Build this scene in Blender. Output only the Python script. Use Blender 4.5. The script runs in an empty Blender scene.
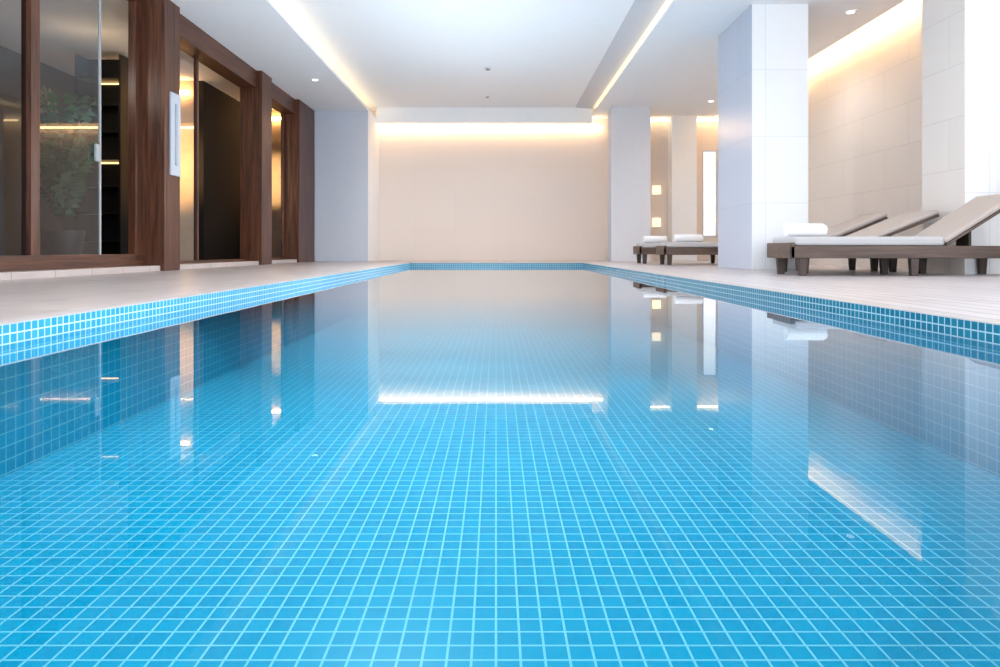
import bpy, bmesh, math, random
from mathutils import Vector, Matrix
random.seed(7)
scene = bpy.context.scene
col = scene.collection
PI = math.pi
try:
    scene.view_settings.view_transform = 'Standard'
    scene.view_settings.look = 'None'
    scene.view_settings.exposure = 0.38
except Exception as e:
    print(e)

# ------------------------------------------------------------ materials
def new_mat(name):
    m = bpy.data.materials.new(name); m.use_nodes = True
    nt = m.node_tree; b = nt.nodes['Principled BSDF']
    return m, nt, b
def plain(name, c, rough=0.5, metal=0.0, var=0.06, scale=8.0):
    m, nt, b = new_mat(name)
    tc = nt.nodes.new('ShaderNodeNewGeometry')
    n = nt.nodes.new('ShaderNodeTexNoise'); n.inputs['Scale'].default_value = scale
    nt.links.new(tc.outputs['Position'], n.inputs['Vector'])
    r = nt.nodes.new('ShaderNodeValToRGB')
    r.color_ramp.elements[0].position = .3; r.color_ramp.elements[1].position = .7
    r.color_ramp.elements[0].color = (*[x*(1-var) for x in c], 1)
    r.color_ramp.elements[1].color = (*[min(1, x*(1+var)) for x in c], 1)
    nt.links.new(n.outputs['Fac'], r.inputs['Fac'])
    nt.links.new(r.outputs['Color'], b.inputs['Base Color'])
    b.inputs['Roughness'].default_value = rough; b.inputs['Metallic'].default_value = metal
    return m
def emis(name, c, s):
    m, nt, b = new_mat(name)
    b.inputs['Base Color'].default_value = (*c, 1)
    b.inputs['Emission Color'].default_value = (*c, 1)
    b.inputs['Emission Strength'].default_value = s
    return m
def tiled(name, axes, c1, c2, mortar, w, h, ms, rough, offset=0.0, spec=0.5, mottle=0.0):
    """brick texture in world metres; axes = which position components are u, v"""
    m, nt, b = new_mat(name)
    g = nt.nodes.new('ShaderNodeNewGeometry')
    s = nt.nodes.new('ShaderNodeSeparateXYZ'); nt.links.new(g.outputs['Position'], s.inputs[0])
    cb = nt.nodes.new('ShaderNodeCombineXYZ')
    nt.links.new(s.outputs[axes[0]], cb.inputs[0]); nt.links.new(s.outputs[axes[1]], cb.inputs[1])
    t = nt.nodes.new('ShaderNodeTexBrick')
    t.offset = offset; t.squash = 1.0
    t.inputs['Scale'].default_value = 1.0
    t.inputs['Brick Width'].default_value = w; t.inputs['Row Height'].default_value = h
    t.inputs['Mortar Size'].default_value = ms; t.inputs['Mortar Smooth'].default_value = 0.15
    t.inputs['Color1'].default_value = (*c1, 1); t.inputs['Color2'].default_value = (*c2, 1)
    t.inputs['Mortar'].default_value = (*mortar, 1)
    nt.links.new(cb.outputs[0], t.inputs['Vector'])
    out = t.outputs['Color']
    if mottle:
        n = nt.nodes.new('ShaderNodeTexNoise'); n.inputs['Scale'].default_value = 3.0; n.inputs['Detail'].default_value = 6
        nt.links.new(g.outputs['Position'], n.inputs['Vector'])
        r = nt.nodes.new('ShaderNodeValToRGB')
        r.color_ramp.elements[0].position = .3; r.color_ramp.elements[1].position = .7
        k = 1-mottle
        r.color_ramp.elements[0].color = (k, k, k, 1); r.color_ramp.elements[1].color = (1, 1, 1, 1)
        nt.links.new(n.outputs['Fac'], r.inputs['Fac'])
        mx = nt.nodes.new('ShaderNodeMix'); mx.data_type = 'RGBA'; mx.blend_type = 'MULTIPLY'
        mx.inputs[0].default_value = 1.0
        nt.links.new(out, mx.inputs[6]); nt.links.new(r.outputs['Color'], mx.inputs[7]); out = mx.outputs[2]
    nt.links.new(out, b.inputs['Base Color'])
    b.inputs['Roughness'].default_value = rough
    b.inputs['Specular IOR Level'].default_value = spec
    return m
def wood(name, dark, light, axis, rough=0.4):
    m, nt, b = new_mat(name)
    g = nt.nodes.new('ShaderNodeNewGeometry')
    mp = nt.nodes.new('ShaderNodeMapping')
    sc = [26, 26, 26]; sc[axis] = 1.3
    mp.inputs['Scale'].default_value = sc
    nt.links.new(g.outputs['Position'], mp.inputs['Vector'])
    n = nt.nodes.new('ShaderNodeTexNoise'); n.inputs['Scale'].default_value = 1.0
    n.inputs['Detail'].default_value = 6; n.inputs['Distortion'].default_value = 0.6
    nt.links.new(mp.outputs[0], n.inputs['Vector'])
    r = nt.nodes.new('ShaderNodeValToRGB')
    r.color_ramp.elements[0].position = .32; r.color_ramp.elements[1].position = .72
    r.color_ramp.elements[0].color = (*dark, 1); r.color_ramp.elements[1].color = (*light, 1)
    nt.links.new(n.outputs['Fac'], r.inputs['Fac']); nt.links.new(r.outputs['Color'], b.inputs['Base Color'])
    b.inputs['Roughness'].default_value = rough
    return m
def glassy(name, tint, ior, rough=0.0, bump=None, power=1.0, gain=1.0, gloss=(1, 1, 1)):
    """clear sheet: transparent + mirror by Fresnel; power/gain shape the Fresnel curve"""
    m = bpy.data.materials.new(name); m.use_nodes = True
    nt = m.node_tree; nt.nodes.clear()
    out = nt.nodes.new('ShaderNodeOutputMaterial'); mx = nt.nodes.new('ShaderNodeMixShader')
    tr = nt.nodes.new('ShaderNodeBsdfTransparent'); gl = nt.nodes.new('ShaderNodeBsdfGlossy')
    fr = nt.nodes.new('ShaderNodeFresnel'); fr.inputs['IOR'].default_value = ior
    tr.inputs['Color'].default_value = (*tint, 1); gl.inputs['Color'].default_value = (*gloss, 1)
    gl.inputs['Roughness'].default_value = rough
    pw = nt.nodes.new('ShaderNodeMath'); pw.operation = 'POWER'; pw.inputs[1].default_value = power
    ml = nt.nodes.new('ShaderNodeMath'); ml.operation = 'MULTIPLY'; ml.inputs[1].default_value = gain; ml.use_clamp = True
    nt.links.new(fr.outputs[0], pw.inputs[0]); nt.links.new(pw.outputs[0], ml.inputs[0])
    nt.links.new(ml.outputs[0], mx.inputs[0]); nt.links.new(tr.outputs[0], mx.inputs[1])
    nt.links.new(gl.outputs[0], mx.inputs[2]); nt.links.new(mx.outputs[0], out.inputs[0])
    if bump:
        g = nt.nodes.new('ShaderNodeNewGeometry')
        mp = nt.nodes.new('ShaderNodeMapping'); mp.inputs['Scale'].default_value = bump[0]
        nt.links.new(g.outputs['Position'], mp.inputs['Vector'])
        n = nt.nodes.new('ShaderNodeTexNoise'); n.inputs['Scale'].default_value = 1.0
        n.inputs['Detail'].default_value = 1.0
        nt.links.new(mp.outputs[0], n.inputs['Vector'])
        bp = nt.nodes.new('ShaderNodeBump'); bp.inputs['Strength'].default_value = bump[1]
        bp.inputs['Distance'].default_value = bump[2]
        nt.links.new(n.outputs['Fac'], bp.inputs['Height'])
        nt.links.new(bp.outputs[0], gl.inputs['Normal']); nt.links.new(bp.outputs[0], fr.inputs['Normal'])
    return m

TB1, TB2, TM = (.0003, .285, .46), (.0006, .325, .50), (.27, .56, .65)
SB1, SB2, SM = (.0003, .28, .44), (.0006, .31, .48), (.18, .48, .57)
TS = .050
M = {}
M['pool_floor'] = tiled('pool mosaic floor', (0, 1), TB1, TB2, TM, TS, TS, .0028, .3)
M['pool_side'] = tiled('pool mosaic side walls', (1, 2), SB1, SB2, SM, TS, TS, .0026, .3)
M['pool_end'] = tiled('pool mosaic end walls', (0, 2), SB1, SB2, SM, TS, TS, .0026, .3)
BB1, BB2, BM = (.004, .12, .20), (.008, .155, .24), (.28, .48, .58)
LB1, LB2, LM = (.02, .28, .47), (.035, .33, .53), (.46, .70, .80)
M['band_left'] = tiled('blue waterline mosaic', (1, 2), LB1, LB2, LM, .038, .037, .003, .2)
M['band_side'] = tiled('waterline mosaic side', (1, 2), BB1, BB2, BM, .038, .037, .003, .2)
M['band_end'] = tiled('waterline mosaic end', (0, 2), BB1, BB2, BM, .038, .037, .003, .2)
M['coping'] = plain('grey beige coping stone', (.47, .43, .42), .4)
M['deck_stone'] = tiled('beige grey deck stone', (0, 1), (.50, .44, .42), (.55, .48, .46), (.32, .28, .27), .6, .6, .006, .3, .0, .5, .12)
M['deck_plank'] = tiled('grey deck planks', (1, 0), (.52, .48, .49), (.59, .54, .55), (.26, .24, .25), 2.4, .14, .008, .35, .5, .5, .12)
M['white'] = plain('cool white ceiling paint', (.88, .895, .925), .8, 0, .01)
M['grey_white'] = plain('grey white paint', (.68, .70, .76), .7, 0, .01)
M['block_shade'] = plain('shaded blue grey paint', (.56, .60, .69), .7, 0, .01)  # column paint with the shade of its turned faces put into the colour
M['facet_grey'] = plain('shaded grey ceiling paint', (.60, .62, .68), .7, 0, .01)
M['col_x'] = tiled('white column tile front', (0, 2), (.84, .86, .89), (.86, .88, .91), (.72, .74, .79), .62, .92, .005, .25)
M['col_y'] = tiled('shaded column tile side', (1, 2), (.50, .55, .66), (.52, .57, .68), (.45, .49, .59), .75, .92, .005, .25)  # same tile as the front, side face shade painted into the colour
M['far_wall'] = tiled('beige far wall panels', (0, 2), (.81, .715, .655), (.82, .725, .665), (.77, .675, .615), 1.06, .8, .004, .75, 0, .2)
M['right_wall'] = tiled('beige side wall tiles', (1, 2), (.81, .745, .695), (.83, .765, .715), (.70, .64, .59), 1.2, .6, .005, .5, .5, .3)
M['wood_v'] = wood('dark walnut upright', (.036, .012, .006), (.150, .052, .025), 2)
M['wood_h'] = wood('dark walnut rail', (.036, .012, .006), (.150, .052, .025), 1)
M['lounger_wood'] = wood('taupe brown teak', (.060, .037, .028), (.140, .090, .070), 0, .5)
M['lounger_leg'] = wood('dark teak leg', (.034, .021, .016), (.088, .057, .045), 2, .5)
M['mattress'] = plain('light grey mattress fabric', (.49, .48, .49), .9, 0, .05, 60)
M['cushion'] = plain('grey taupe cushion fabric', (.46, .40, .37), .9, 0, .04, 60)
M['towel'] = plain('white terry', (.86, .86, .88), .95, 0, .05, 150)
M['steel'] = plain('brushed steel', (.70, .74, .80), .28, 1.0, .05, 30)
M['sensor_body'] = plain('grey plastic', (.30, .31, .33), .5)
M['plate'] = plain('pale satin plate', (.50, .55, .63), .4, 0.0, .02, 30)
M['plate_grip'] = plain('grey satin grip', (.38, .42, .49), .4, 0.0, .02, 30)
M['pale_edge'] = plain('pale grey glass edge', (.36, .39, .41), .4)
M['black'] = plain('black plastic', (.012, .012, .013), .4)
M['void'] = plain('doorway darkness wall', (.010, .008, .007), .95)  # room's darkness put into the wall colour so the doorway reads dark
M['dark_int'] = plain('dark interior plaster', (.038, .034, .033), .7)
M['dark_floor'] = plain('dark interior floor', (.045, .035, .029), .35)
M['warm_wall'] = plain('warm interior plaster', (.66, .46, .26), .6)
M['leaf'] = plain('green leaf', (.035, .11, .04), .4, 0, .3, 5)
M['stem'] = plain('brown green stem', (.07, .06, .03), .6)
M['pot'] = plain('charcoal ceramic pot', (.03, .03, .034), .5)
M['glass'] = glassy('window glass', (.68, .69, .72), 1.70)
M['water'] = glassy('pool water', (.76, .98, 1.0), 1.333, 0.0, ((2.0, 2.0, 2.0), .04, .01), 1.7, 2.05, (.90, .96, 1.0))
M['led'] = emis('warm led', (1.0, .74, .40), 2.9)
M['led_right'] = emis('warm led right wall', (1.0, .62, .26), 46)
M['led_far'] = emis('warm led far', (1.0, .67, .35), 12)
M['led_recess'] = emis('warm led recess', (1.0, .74, .42), 5)
M['led_soft'] = emis('warm led soft', (1.0, .62, .28), 2)
M['led_int'] = emis('warm led interior', (1.0, .62, .28), 30)
M['lens'] = emis('downlight lens', (1.0, .93, .82), 3)
M['lamp'] = emis('warm lamp shade', (1.0, .80, .50), .9)
M['shelf_lamp'] = emis('warm shelf light', (1.0, .62, .24), 2.5)
M['daylit'] = emis('frosted daylit glass', (.90, .94, 1.0), .55)  # pane glows by itself in place of daylight coming through

# ------------------------------------------------------------ mesh helpers
class MB:
    def __init__(s): s.bm = bmesh.new(); s.mats = []
    def mi(s, m):
        if m not in s.mats: s.mats.append(m)
        return s.mats.index(m)
    def box(s, x0, x1, y0, y1, z0, z1, m, bev=0.0, mx=None, sides=None):
        """m: material; sides: optional dict {'x':mat,'y':mat} by face normal axis"""
        t = bmesh.new()
        vs = [t.verts.new((x, y, z)) for x in (x0, x1) for y in (y0, y1) for z in (z0, z1)]
        for f in ((0, 1, 3, 2), (4, 6, 7, 5), (0, 4, 5, 1), (2, 3, 7, 6), (0, 2, 6, 4), (1, 5, 7, 3)):
            t.faces.new([vs[i] for i in f])
        if bev: bmesh.ops.bevel(t, geom=t.edges[:], offset=bev, segments=2, profile=.5, affect='EDGES')
        t.normal_update()
        for f in t.faces:
            mm = m
            if sides:
                n = f.normal
                if abs(n.x) > .9: mm = sides.get('x', m)
                elif abs(n.y) > .9: mm = sides.get('y', m)
            f.material_index = s.mi(mm)
        if mx: bmesh.ops.transform(t, matrix=mx, verts=t.verts[:])
        s.merge(t)
        return s
    def merge(s, t):
        me = bpy.data.meshes.new('t'); t.to_mesh(me); t.free(); s.bm.from_mesh(me); bpy.data.meshes.remove(me)
    def quad(s, pts, m):
        f = s.bm.faces.new([s.bm.verts.new(p) for p in pts]); f.material_index = s.mi(m); return s
    def cyl(s, r0, r1, p0, p1, m, n=20, bev=0.0):
        t = bmesh.new(); p0 = Vector(p0); p1 = Vector(p1); d = p1-p0
        bmesh.ops.create_cone(t, cap_ends=True, segments=n, radius1=r0, radius2=r1, depth=d.length)
        q = d.to_track_quat('Z', 'Y').to_matrix().to_4x4()
        if bev:
            ed = [e for e in t.edges if abs(e.verts[0].co.z-e.verts[1].co.z) < 1e-6]
            bmesh.ops.bevel(t, geom=ed, offset=bev, segments=2, profile=.5, affect='EDGES')
        bmesh.ops.transform(t, matrix=Matrix.Translation((p0+p1)/2) @ q, verts=t.verts[:])
        k = s.mi(m)
        for f in t.faces: f.material_index = k; f.smooth = len(f.verts) == 4
        s.merge(t); return s
    def build(s, name, parent=None, recalc=True):
        me = bpy.data.meshes.new(name)
        if recalc: bmesh.ops.recalc_face_normals(s.bm, faces=s.bm.faces[:])
        s.bm.to_mesh(me); s.bm.free()
        for m in s.mats: me.materials.append(m)
        o = bpy.data.objects.new(name, me); col.objects.link(o)
        if parent: o.parent = parent
        return o
def thing(name, label, cat, loc=(0, 0, 0), group=None):
    o = bpy.data.objects.new(name, None); o.empty_display_size = .1; col.objects.link(o); o.location = loc
    o['label'] = label; o['category'] = cat
    if group: o['group'] = group
    return o
def tag(o, label, cat, group=None, kind=None):
    o['label'] = label; o['category'] = cat
    if group: o['group'] = group
    if kind: o['kind'] = kind
    return o
def struct(mb, name, label=None, cat=None):
    o = mb.build(name); o['kind'] = 'structure'
    if label: o['label'] = label; o['category'] = cat
    return o

# ------------------------------------------------------------ dimensions (deck top is z = 0)
CAM = .272; WZ = -.074; BZ = -.558
XL, XR, YN, YF = -1.8, 1.84, -1.2, 14.0
ZS = CAM+3.30; ZR = CAM+3.40; ZT = CAM+3.60     # left soffit, right soffit, tray ceiling
YW = 17.3; XW = 5.94; XG = -4.65                # far wall, right wall, glazing plane
YB = -3.0; XRS = 2.43; YE = 16.85               # back edge, right soffit lip, far beam

# ------------------------------------------------------------ setting
d = MB()
d.box(XG-.1, XL-.10, YB, YW, -.30, 0, M['deck_stone'])
d.box(XL-.10, XR+.10, YF+.10, YW, -.30, 0, M['deck_stone'])
d.box(XL-.10, XR+.10, YB, YN-.10, -.30, 0, M['deck_stone'])
d.box(XR+.10, XW+.2, YB, YW, -.30, 0, M['deck_plank'])
struct(d, 'floor', 'beige stone and grey plank pool deck around the pool', 'floor')
s = MB()
s.quad([(XL, YN, BZ), (XR, YN, BZ), (XR, YF, BZ), (XL, YF, BZ)], M['pool_floor'])
for x in (XL, XR): s.quad([(x, YN, BZ), (x, YF, BZ), (x, YF, WZ), (x, YN, WZ)], M['pool_side'])
for y in (YN, YF): s.quad([(XL, y, BZ), (XR, y, BZ), (XR, y, WZ), (XL, y, WZ)], M['pool_end'])
struct(s, 'pool_basin', 'blue mosaic tiled pool basin with pale grout lines', 'pool')
b = MB()
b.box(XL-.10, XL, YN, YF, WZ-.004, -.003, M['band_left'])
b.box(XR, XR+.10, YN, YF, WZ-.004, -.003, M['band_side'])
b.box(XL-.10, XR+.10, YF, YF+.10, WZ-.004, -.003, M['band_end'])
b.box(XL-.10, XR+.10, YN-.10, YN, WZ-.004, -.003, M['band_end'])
struct(b, 'trim_1', 'blue mosaic waterline band around the pool', 'tile band')
b = MB()
b.box(XL-.10, XL, YN, YF, -.003, .002, M['coping'])
b.box(XR, XR+.10, YN, YF, -.003, .002, M['coping'])
b.box(XL-.10, XR+.10, YF, YF+.10, -.003, .002, M['coping'])
b.box(XL-.10, XR+.10, YN-.10, YN, -.003, .002, M['coping'])
struct(b, 'trim_2', 'thin grey beige stone edge of the pool', 'coping')
w = MB(); w.quad([(XL, YN, WZ), (XR, YN, WZ), (XR, YF, WZ), (XL, YF, WZ)], M['water'])
tag(w.build('pool_water', None, False), 'still clear water filling the blue mosaic pool', 'water', kind='stuff')

# ceiling: tray, soffits with hidden light slots, sloped facet, end beam
c = MB()
c.box(-3.60, 2.0, YB, YW, ZT, ZT+.1, M['white'])
struct(c, 'ceiling', 'raised white central ceiling tray above the pool', 'ceiling')
c = MB()
c.box(-9.0, -3.03, YB, YW, ZS, ZS+.055, M['white'])
c.box(-9.0, -3.50, YB, YW, ZS+.055, ZT+.1, M['white'])
struct(c, 'ceiling.001', 'white lowered ceiling along the glazed left side', 'ceiling')
c = MB()
c.box(XRS, 5.58, YB, YW, ZR, ZR+.03, M['white'])
c.box(XRS+.40, 5.34, YB, YW, ZR+.03, ZT+.2, M['white'])
c.box(5.34, XW+.2, YB, YW, ZR+.42, ZR+.52, M['white'])
c.box(XRS, XRS+.42, YB, YW, ZR+.17, ZR+.22, M['white'])
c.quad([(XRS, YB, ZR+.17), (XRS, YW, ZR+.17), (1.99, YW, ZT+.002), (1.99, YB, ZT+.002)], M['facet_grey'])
struct(c, 'ceiling.002', 'white lowered ceiling above the lounger side', 'ceiling')
c = MB(); c.box(-3.03, XRS, YE, YE+.18, CAM+3.22, ZT, M['white'])
struct(c, 'ceiling.003', 'white beam closing the far end of the ceiling tray', 'ceiling')
# walls
WA, WB = 5.36, 5.72
wl = MB()
wl.box(-9.0, WA, YW, YW+.2, -.3, ZT+.25, M['far_wall'])
wl.box(WA, WB, YW, YW+.2, -.3, .62, M['far_wall'])
wl.box(WA, WB, YW, YW+.2, 2.85, ZT+.25, M['far_wall'])
wl.box(WB, XW+.2, YW, YW+.2, -.3, ZT+.25, M['far_wall'])
struct(wl, 'wall_back', 'plain beige far wall washed by warm cove light', 'wall')
wl = MB(); wl.box(XW, XW+.2, 5.6, YW, -.3, ZR+.44, M['right_wall'])
struct(wl, 'wall_right', 'beige tiled wall behind the loungers', 'wall')
wl = MB(); wl.box(-5.0, -4.6, YB, 2.0, -.3, ZS, M['white'])
struct(wl, 'wall_left', 'white wall beside the glazing', 'wall')
# frosted window in the far corner
wn = MB(); wn.box(WA, WB, YW+.03, YW+.06, .62, 2.85, M['daylit'])
o = wn.build('window_1'); o['kind'] = 'structure'; o['label'] = 'narrow bright frosted window in the far right corner'; o['category'] = 'window'
f = MB()
f.box(WA, WA+.02, YW-.02, YW+.10, .62, 2.85, M['grey_white']); f.box(WB-.02, WB, YW-.02, YW+.10, .62, 2.85, M['grey_white'])
f.box(WA, WB, YW-.02, YW+.10, .62, .65, M['grey_white']); f.box(WA, WB, YW-.02, YW+.10, 2.82, 2.85, M['grey_white'])
f.build('window_frame', o)

# columns
def column(name, x0, x1, y0, y1, z1, label, mx=None, my=None, bev=.006):
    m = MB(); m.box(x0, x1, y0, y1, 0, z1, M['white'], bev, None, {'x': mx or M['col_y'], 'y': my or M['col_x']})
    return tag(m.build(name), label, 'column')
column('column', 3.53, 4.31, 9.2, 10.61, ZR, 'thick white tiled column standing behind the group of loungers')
column('column', 2.73, 3.66, 15.8, 16.3, ZR, 'smaller plain grey white column at the far right corner of the pool', M['block_shade'], M['grey_white'])
column('column', -4.30, -3.03, 15.8, YW, ZS, 'wide grey white block column at the end of the wood framed glazing', M['white'], M['block_shade'])
def pilaster(name, x0, x1, y0, y1, label, mx, my):
    m = MB(); m.box(x0, x1, y0, y1, 0, ZR+.36, M['white'], 0, None, {'x': mx, 'y': my}); struct(m, name, label, 'pilaster')
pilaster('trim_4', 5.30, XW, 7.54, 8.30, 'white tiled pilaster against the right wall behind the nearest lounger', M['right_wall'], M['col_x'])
pilaster('trim_5', 4.46, 5.09, 16.9, YW, 'narrow white pilaster on the far wall beside the bright window', M['white'], M['white'])

# ------------------------------------------------------------ glazed timber wall on the left
PL = .07                               # stone plinth height
p = MB(); p.box(XG-.25, -4.36, 2.0, 15.8, 0, PL, M['deck_stone'], .006)
struct(p, 'trim_3', 'low stone step under the wood framed glazing', 'step')
def pier(y0, y1, label):
    m = MB(); m.box(XG-.06, -4.30, y0, y1, 0, ZS, M['wood_v'], .008)
    return tag(m.build('timber_pier'), label, 'wood post', 'timber piers of the glazed wall')
p1 = pier(8.66, 9.08, 'dark walnut pier carrying the long pale handle plate')
pier(12.26, 12.80, 'dark walnut pier between the dark opening and the last door')
pier(14.60, 15.79, 'dark walnut pier touching the grey white block column')
# long pale handle plate on the first pier
m = MB(); m.box(-4.301, -4.272, 8.78, 9.04, 1.26, 2.36, M['plate'], .006); hp = m.build('handle_plate', p1)
hp['label'] = 'long pale upright handle plate'
m = MB(); m.box(-4.273, -4.255, 8.88, 8.93, 1.40, 2.22, M['plate_grip'], .006); m.build('grip', hp)
# window_2: the big panes nearest the camera
def rail(mb, y0, y1, z0, z1, m, x0=XG-.05, x1=XG+.05): mb.box(x0, x1, y0, y1, z0, z1, m, .004)
def pane(parent, y0, y1, z0, z1):      # one clear sheet, facing the pool hall
    m = MB(); m.quad([(XG, y0, z0), (XG, y1, z0), (XG, y1, z1), (XG, y0, z1)], M['glass']); m.build('glass_pane', parent, False)
o = bpy.data.objects.new('window_2', None); col.objects.link(o); o['kind'] = 'structure'
o['label'] = 'tall wood framed glass panes nearest the camera on the left'; o['category'] = 'window'
m = MB(); rail(m, 2.0, 8.66, PL-.03, PL+.15, M['wood_h'], XG-.06, XG+.10); rail(m, 2.0, 8.66, ZS-.12, ZS, M['wood_h']); m.build('window_frame', o)
for y0, y1 in ((2.0, 2.08), (4.3, 4.4), (6.60, 6.73), (8.52, 8.66)):
    m = MB(); rail(m, y0, y1, PL+.10, ZS-.12, M['wood_v']); m.build('mullion', o)
for y0, y1 in ((2.08, 4.3), (4.4, 6.60), (6.73, 7.82)):
    pane(o, y0, y1, PL+.10, ZS-.12)
m = MB(); m.box(XG-.012, XG+.012, 7.81, 7.84, PL+.10, ZS-.12, M['pale_edge'], .003); m.build('glass_edge_profile', o)
m = MB(); m.box(XG+.008, XG+.04, 7.70, 7.77, 1.30, 1.50, M['pale_edge'], .008); m.build('lock_plate', o)
def bay(name, label, y0, y1, glass_spans, cat):
    o = bpy.data.objects.new(name, None); col.objects.link(o); o['kind'] = 'structure'; o['label'] = label; o['category'] = cat
    m = MB(); m.box(XG-.06, -4.40, y0, y1, ZS-.32, ZS, M['wood_h'], .006); m.build('lintel', o)
    m = MB(); rail(m, y0, y1, PL, PL+.04, M['wood_h'], XG-.06, XG+.06); m.build('threshold', o)
    for a, b_ in glass_spans:
        pane(o, a, b_-.04, PL+.04, ZS-.32)
        m = MB(); rail(m, b_-.05, b_, PL+.04, ZS-.32, M['wood_v'], XG-.03, XG+.03); m.build('mullion', o)
    return o
bay('door_1', 'open dark doorway with a glass side panel and wood lintel', 9.08, 12.26, [(9.08, 10.37)], 'door')
bay('door_2', 'last wood framed glass door before the block column', 12.80, 14.60, [(12.80, 14.55)], 'door')

# interior beyond the glass
r = MB()
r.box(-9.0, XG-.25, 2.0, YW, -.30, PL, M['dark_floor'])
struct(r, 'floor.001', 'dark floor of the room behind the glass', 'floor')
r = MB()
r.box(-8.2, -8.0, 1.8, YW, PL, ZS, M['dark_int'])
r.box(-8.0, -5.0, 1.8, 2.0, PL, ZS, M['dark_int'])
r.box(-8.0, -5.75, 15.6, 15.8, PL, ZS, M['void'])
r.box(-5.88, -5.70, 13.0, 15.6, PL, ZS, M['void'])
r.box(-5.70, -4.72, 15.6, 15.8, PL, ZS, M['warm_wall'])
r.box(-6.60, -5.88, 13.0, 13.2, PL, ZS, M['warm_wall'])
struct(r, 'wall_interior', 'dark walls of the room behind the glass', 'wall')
l = MB(); l.box(-7.99, -7.94, 4.0, 9.2, 2.35, 2.41, M['led_soft']); tag(l.build('light_strip'), 'warm light line on the dark wall seen through the glass panes', 'light')
l = MB(); l.box(-6.55, -5.95, 12.90, 12.96, 3.3, 3.36, M['led_int']); tag(l.build('light_strip'), 'short warm light washing the wall behind the glass side panel', 'light')
l = MB(); l.box(-5.5, -4.8, 15.50, 15.55, 3.3, 3.36, M['led_int']); tag(l.build('light_strip'), 'short warm light behind the last glass door', 'light')
# lit shelving
sh = thing('shelving_unit', 'dark shelving unit with lit shelves behind the glass', 'shelf', (-6.6, 11.4, PL))
m = MB(); m.box(-.35, .35, -.03, .0, 0, 3.45, M['black']); m.box(-.38, -.35, -.35, 0, 0, 3.45, M['black']); m.box(.35, .38, -.35, 0, 0, 3.45, M['black']); m.build('body', sh)
for k in range(7):
    z = .35+k*.45
    m = MB(); m.box(-.35, .35, -.35, -.03, z, z+.03, M['black']); q = m.build('shelf', sh)
    if k in (3, 6):
        m = MB(); m.box(-.14, .22, -.06, -.035, z-.03, z-.01, M['shelf_lamp']); m.build('light_bar', q)
# plant behind the glass
pl = thing('potted_palm', 'leafy potted plant behind the second glass pane', 'plant', (-5.46, 8.42, PL))
m = MB(); m.cyl(.17, .24, (0, 0, 0), (0, 0, .45), M['pot'], 28, .01); m.build('pot', pl)
m = MB(); fol = MB()
for k in range(28):
    a = random.random()*2*PI; Ls = random.uniform(.5, 1.8); out = random.uniform(.14, .40)
    pts = []
    for i in range(13):
        t = i/12; rr = out*t**1.6; z = .42+Ls*1.35*t-.55*t**3*Ls*.6
        pts.append(Vector((rr*math.cos(a), rr*math.sin(a), z)))
    for i in range(12): m.cyl(.010-.0006*i, .0094-.0006*i, pts[i], pts[i+1], M['stem'], 6)
    for i in range(3, 13):
        dr = (pts[i]-pts[i-1]).normalized(); side = Vector((-math.sin(a), math.cos(a), 0))
        for sg in (-1, 1):
            ll = random.uniform(.15, .24)*(1-abs(i-8)/14)
            tip = pts[i]+side*sg*ll+dr*ll*.5-Vector((0, 0, ll*.35)); mid = (pts[i]+tip)/2+Vector((0, 0, .03))
            wv = dr*.040
            fol.quad([pts[i], mid-wv, tip, mid+wv], M['leaf'])
m.build('stem', pl); fol.build('foliage', pl)

# ------------------------------------------------------------ cove lights (tucked behind the soffit lips)
def led(name, label, x0, x1, y0, y1, z0, z1, m):
    b = MB(); b.box(x0, x1, y0, y1, z0, z1, m); return tag(b.build(name), label, 'light')
led('cove_light', 'warm cove light strip tucked behind the left edge of the ceiling tray', -3.22, -3.15, YB, YE-.05, ZS+.057, ZS+.085, M['led'])
led('cove_light', 'warm cove light strip tucked behind the right edge of the ceiling tray', XRS+.11, XRS+.17, YB, YE-.05, ZR+.032, ZR+.055, M['led'])
led('cove_light', 'warm light strip along the top of the far wall', -3.0, 2.75, 17.16, 17.21, CAM+3.13, CAM+3.18, M['led_far'])
led('cove_light', 'warm light strip in the corner recess beside the far column', 3.0, XW, 17.14, 17.18, ZR-.08, ZR-.04, M['led_recess'])
led('cove_light', 'warm light strip in the slot above the right wall tiles', 5.50, 5.55, 5.6, 17.0, ZR+.032, ZR+.06, M['led_right'])

# ------------------------------------------------------------ ceiling fittings
def downlight(x, y, z, label, group=None):
    t = thing('recessed_downlight', label, 'light', (x, y, z), group)
    m = MB(); m.cyl(.085, .075, (0, 0, 0), (0, 0, -.012), M['white'], 28, .003); m.build('trim_ring', t)
    m = MB(); m.cyl(.055, .050, (0, 0, -.012), (0, 0, -.018), M['lens'], 24); m.build('lens', t)
    return t
downlight(5.05, 9.5, ZR, 'bright round downlight in the lowered ceiling nearest the loungers')
downlight(4.90, 15.2, ZR, 'bright round downlight in the lowered ceiling near the far corner')
downlight(-3.50, 12.9, ZS, 'small round downlight in the lowered ceiling above the glazing')
def sensor(x, y, label, r=.06):
    t = thing('ceiling_sensor', label, 'sensor', (x, y, ZT))
    m = MB(); m.cyl(r, r*.9, (0, 0, 0), (0, 0, -.02), M['steel'], 24, .004); m.build('base', t)
    m = MB(); m.cyl(r*.7, r*.45, (0, 0, -.02), (0, 0, -.045), M['sensor_body'], 24, .006); m.build('head', t)
sensor(-.16, 13.2, 'larger grey round sensor in the middle of the ceiling tray', .07)
sensor(-.20, 15.6, 'small grey sensor nearest the far ceiling beam', .05)
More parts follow.
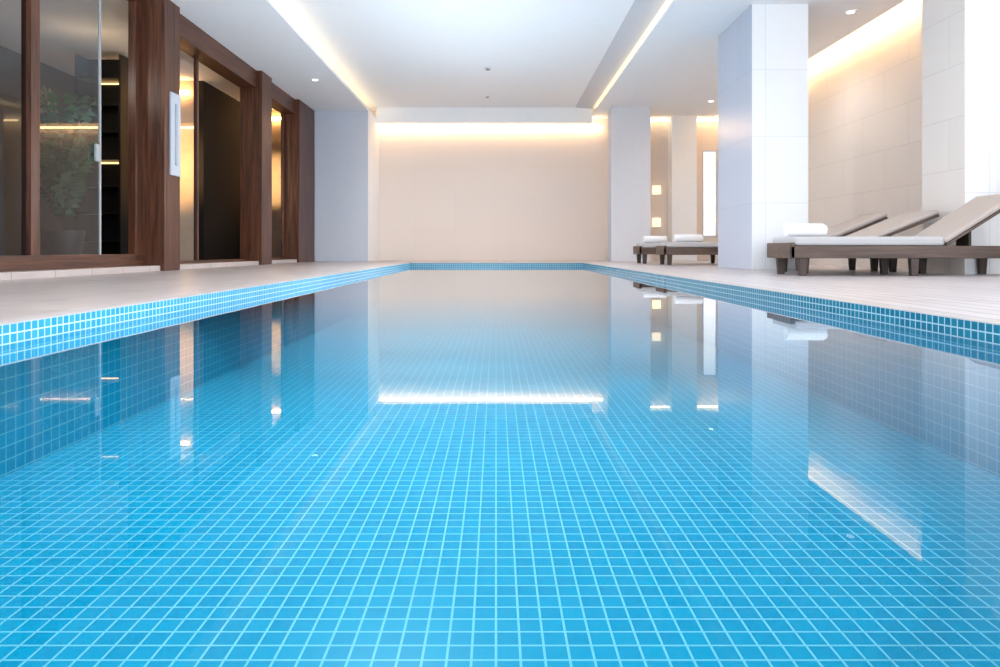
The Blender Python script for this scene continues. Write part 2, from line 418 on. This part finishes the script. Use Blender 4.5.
# wall lamps in the alcove
for z0, lab in ((1.44+.27, 'upper glowing square wall lamp in the far right recess'), (.60+.27, 'lower glowing square wall lamp in the far right recess')):
    t = thing('wall_lamp', lab, 'lamp', (4.14, YW, z0))
    m = MB(); m.box(-.08, .08, -.03, 0, -.02, .24, M['steel'], .004); m.build('back_plate', t)
    m = MB(); m.box(-.10, .10, -.14, -.03, 0, .22, M['lamp'], .01); m.build('lamp_shade', t)

# ------------------------------------------------------------ loungers
def lounger(x, yc, ang, label, group, hing=1.02, legs=None, W=.62, blen=.94):
    t = thing('sun_lounger', label, 'sun lounger', (x, yc, 0), group)
    h = W/2; z0, z1 = .185, .315; ln = hing+.90
    m = MB()
    m.box(0, .045, -h, h, z0, .350, M['lounger_wood'], .008)
    for sg in (-1, 1): m.box(.0, ln, sg*h-.03 if sg > 0 else -h, h if sg > 0 else -h+.03, z0, z1, M['lounger_wood'], .008)
    m.box(ln-.045, ln, -h+.03, h-.03, z0, z1, M['lounger_wood'], .006)
    m.box(hing-.05, hing, -h+.03, h-.03, z0+.02, z1-.02, M['lounger_wood'], .004)
    n = int((hing-.1)/.105)
    for k in range(n): m.box(.07+k*.105, .15+k*.105, -h+.03, h-.03, z1-.035, z1-.01, M['lounger_wood'], .003)
    m.build('frame', t)
    for lx in (legs or (.11, hing+.62)):
        for sg in (-1, 1):
            q = MB()
            b_ = bmesh.new(); bmesh.ops.create_cube(b_, size=1)
            for v in b_.verts:
                top = v.co.z > 0; k = .095 if top else .068
                v.co.x *= k; v.co.y *= .06 if top else .05; v.co.z = z0+.03 if top else 0
            bmesh.ops.bevel(b_, geom=b_.edges[:], offset=.006, segments=2, profile=.5, affect='EDGES')
            bmesh.ops.translate(b_, vec=(lx, sg*(h-.045), 0), verts=b_.verts[:])
            q.mi(M['lounger_leg']); q.merge(b_); q.build('leg', t)
    m = MB(); m.box(.05, hing-.01, -h+.012, h-.012, z1+.002, .412, M['mattress'], .028); m.build('mattress', t)
    rot = Matrix.Translation((hing, 0, z1+.01)) @ Matrix.Rotation(-ang, 4, 'Y')
    m = MB()
    for sg in (-1, 1): m.box(0, blen-.02, sg*h-.04 if sg > 0 else -h, h if sg > 0 else -h+.04, -.012, .016, M['lounger_wood'], .005, rot)
    m.box(blen-.06, blen-.02, -h+.04, h-.04, -.010, .016, M['lounger_wood'], .004, rot)
    for k in range(7): m.box(.06+k*.115, .14+k*.115, -h+.04, h-.04, -.005, .015, M['lounger_wood'], .003, rot)
    bk = m.build('backrest', t)
    m = MB(); m.box(.0, blen, -h-.004, h+.004, .017, .072, M['cushion'], .022, rot); m.build('back_cushion', bk)
    if ang > .1:
        e = rot @ Vector((.45, 0, -.012))
        mb = MB(); mb.box(e.x-.015, e.x+.015, -.10, .10, z1-.12, e.z, M['lounger_leg'], .004); mb.build('back_support', t)
    return t
G = 'sun loungers on the right deck'
lounger(3.06, 7.23, math.radians(32), 'nearest and longest wooden sun lounger, taupe backrest cut by the frame', G, 1.62, (.14, 1.30, 2.40))
lounger(3.44, 8.02, math.radians(22), 'wooden sun lounger with raised backrest right behind the longest one', G, .82, (.14, 1.50), .66)
lounger(3.74, 8.80, math.radians(23), 'wooden sun lounger with raised backrest right in front of the thick column', G, .40, (.14, 1.10), .62)
lounger(3.00, 12.22, 0, 'flat wooden sun lounger just past the thick column', G)
lounger(2.85, 13.55, 0, 'flat wooden sun lounger furthest down the pool', G)

# rolled towels
def towel(x, y, L, label):
    t = MB(); k = t.mi(M['towel']); R = .075; turns = 3.2; n = 72; th = .018
    prof_o, prof_i = [], []
    for i in range(n+1):
        f_ = i/n; a = f_*turns*2*PI; rr = .02+(R-.02)*f_
        prof_o.append((rr*math.cos(a), rr*math.sin(a))); ri = max(.002, rr-th)
        prof_i.append((ri*math.cos(a), ri*math.sin(a)))
    xs = [(0, .93), (.012, 1.0), (L-.012, 1.0), (L, .93)]
    vo = [[t.bm.verts.new((xx-L/2, p_[0]*s_, p_[1]*s_+R)) for p_ in prof_o] for xx, s_ in xs]
    vi = [[t.bm.verts.new((xx-L/2, p_[0]*s_, p_[1]*s_+R)) for p_ in prof_i] for xx, s_ in xs]
    for a in range(3):
        for i in range(n):
            for vv in (vo, vi):
                f_ = t.bm.faces.new((vv[a][i], vv[a][i+1], vv[a+1][i+1], vv[a+1][i])); f_.smooth = True
        for i in (0, n): t.bm.faces.new((vo[a][i], vi[a][i], vi[a+1][i], vo[a+1][i]))
    for e in (0, 3):
        for i in range(n): t.bm.faces.new((vo[e][i], vo[e][i+1], vi[e][i+1], vi[e][i]))
    o = t.build('rolled_towel'); o.location = (x, y, .412)
    return tag(o, label, 'towel', 'rolled white towels on the loungers')
towel(3.34, 7.20, .42, 'rolled white towel on the foot of the longest lounger')
towel(3.50, 12.12, .50, 'rolled white towel on the flat lounger just past the thick column')
towel(3.22, 13.50, .46, 'rolled white towel on the flat lounger furthest down the pool')

# ------------------------------------------------------------ light
wd = bpy.data.worlds.new('world'); scene.world = wd; wd.use_nodes = True
bg = wd.node_tree.nodes['Background']; bg.inputs['Color'].default_value = (.88, .94, 1.0, 1); bg.inputs['Strength'].default_value = 2.3
def lamp(kind, loc, energy, color, radius=0.0, **k):  # fill lights added without fittings to brighten hall and interior
    L = bpy.data.lights.new('fill_lamp', kind); L.energy = energy; L.color = color; L.shadow_soft_size = radius
    for a, v in k.items(): setattr(L, a, v)
    o = bpy.data.objects.new('fill_lamp', L); col.objects.link(o); o.location = loc; return o
for y, e in ((1.5, 140), (5.0, 140), (8.5, 145), (12.0, 150), (14.2, 105)):
    lamp('SPOT', (-.4, y, ZT-.03), e, (.97, .985, 1.0), 0.0, spot_size=math.radians(160), spot_blend=1.0)  # added wide spots over the pool, no fixture modelled
for y in (6.0, 11.0, 14.5):
    lamp('SPOT', (4.9, y, ZR-.03), 66, (1.0, .95, .90), 0.0, spot_size=math.radians(150), spot_blend=1.0)  # added wide spots over the lounger deck, separate from the downlights
for y, e in ((3.0, 92), (6.5, 98), (9.8, 95), (12.2, 48)):
    lamp('POINT', (-.5, y, 1.3), e, (.97, .98, 1.0), 0.0)  # added point lights in mid-air to lift the ceiling
lamp('POINT', (-5.2, 7.5, 2.6), 11, (1.0, .95, .86), 0)  # added fill for the plant behind the glass
lamp('POINT', (-6.2, 10.0, 2.9), 8, (1.0, .72, .42), 0)  # added warm fill for the room behind the glass
a = lamp('SPOT', (-6.25, 12.0, 1.9), 130, (1.0, .64, .30), 0, spot_size=math.radians(95), spot_blend=.6); a.rotation_euler = (PI/2, 0, 0)  # added spot aimed at the warm wall behind the side panel
a = lamp('SPOT', (-5.15, 14.6, 1.9), 110, (1.0, .72, .40), 0, spot_size=math.radians(75), spot_blend=.6); a.rotation_euler = (PI/2, 0, 0)  # added spot aimed at the warm wall behind the last door

# ------------------------------------------------------------ camera
cam = bpy.data.cameras.new('camera'); co = bpy.data.objects.new('camera', cam); col.objects.link(co)
co.location = (0, 0, CAM); co.rotation_euler = (PI/2, 0, 0)
cam.sensor_width = 36; cam.lens = 36*.667; cam.shift_x = .004; cam.shift_y = -.0835
cam.clip_start = .02
scene.camera = co
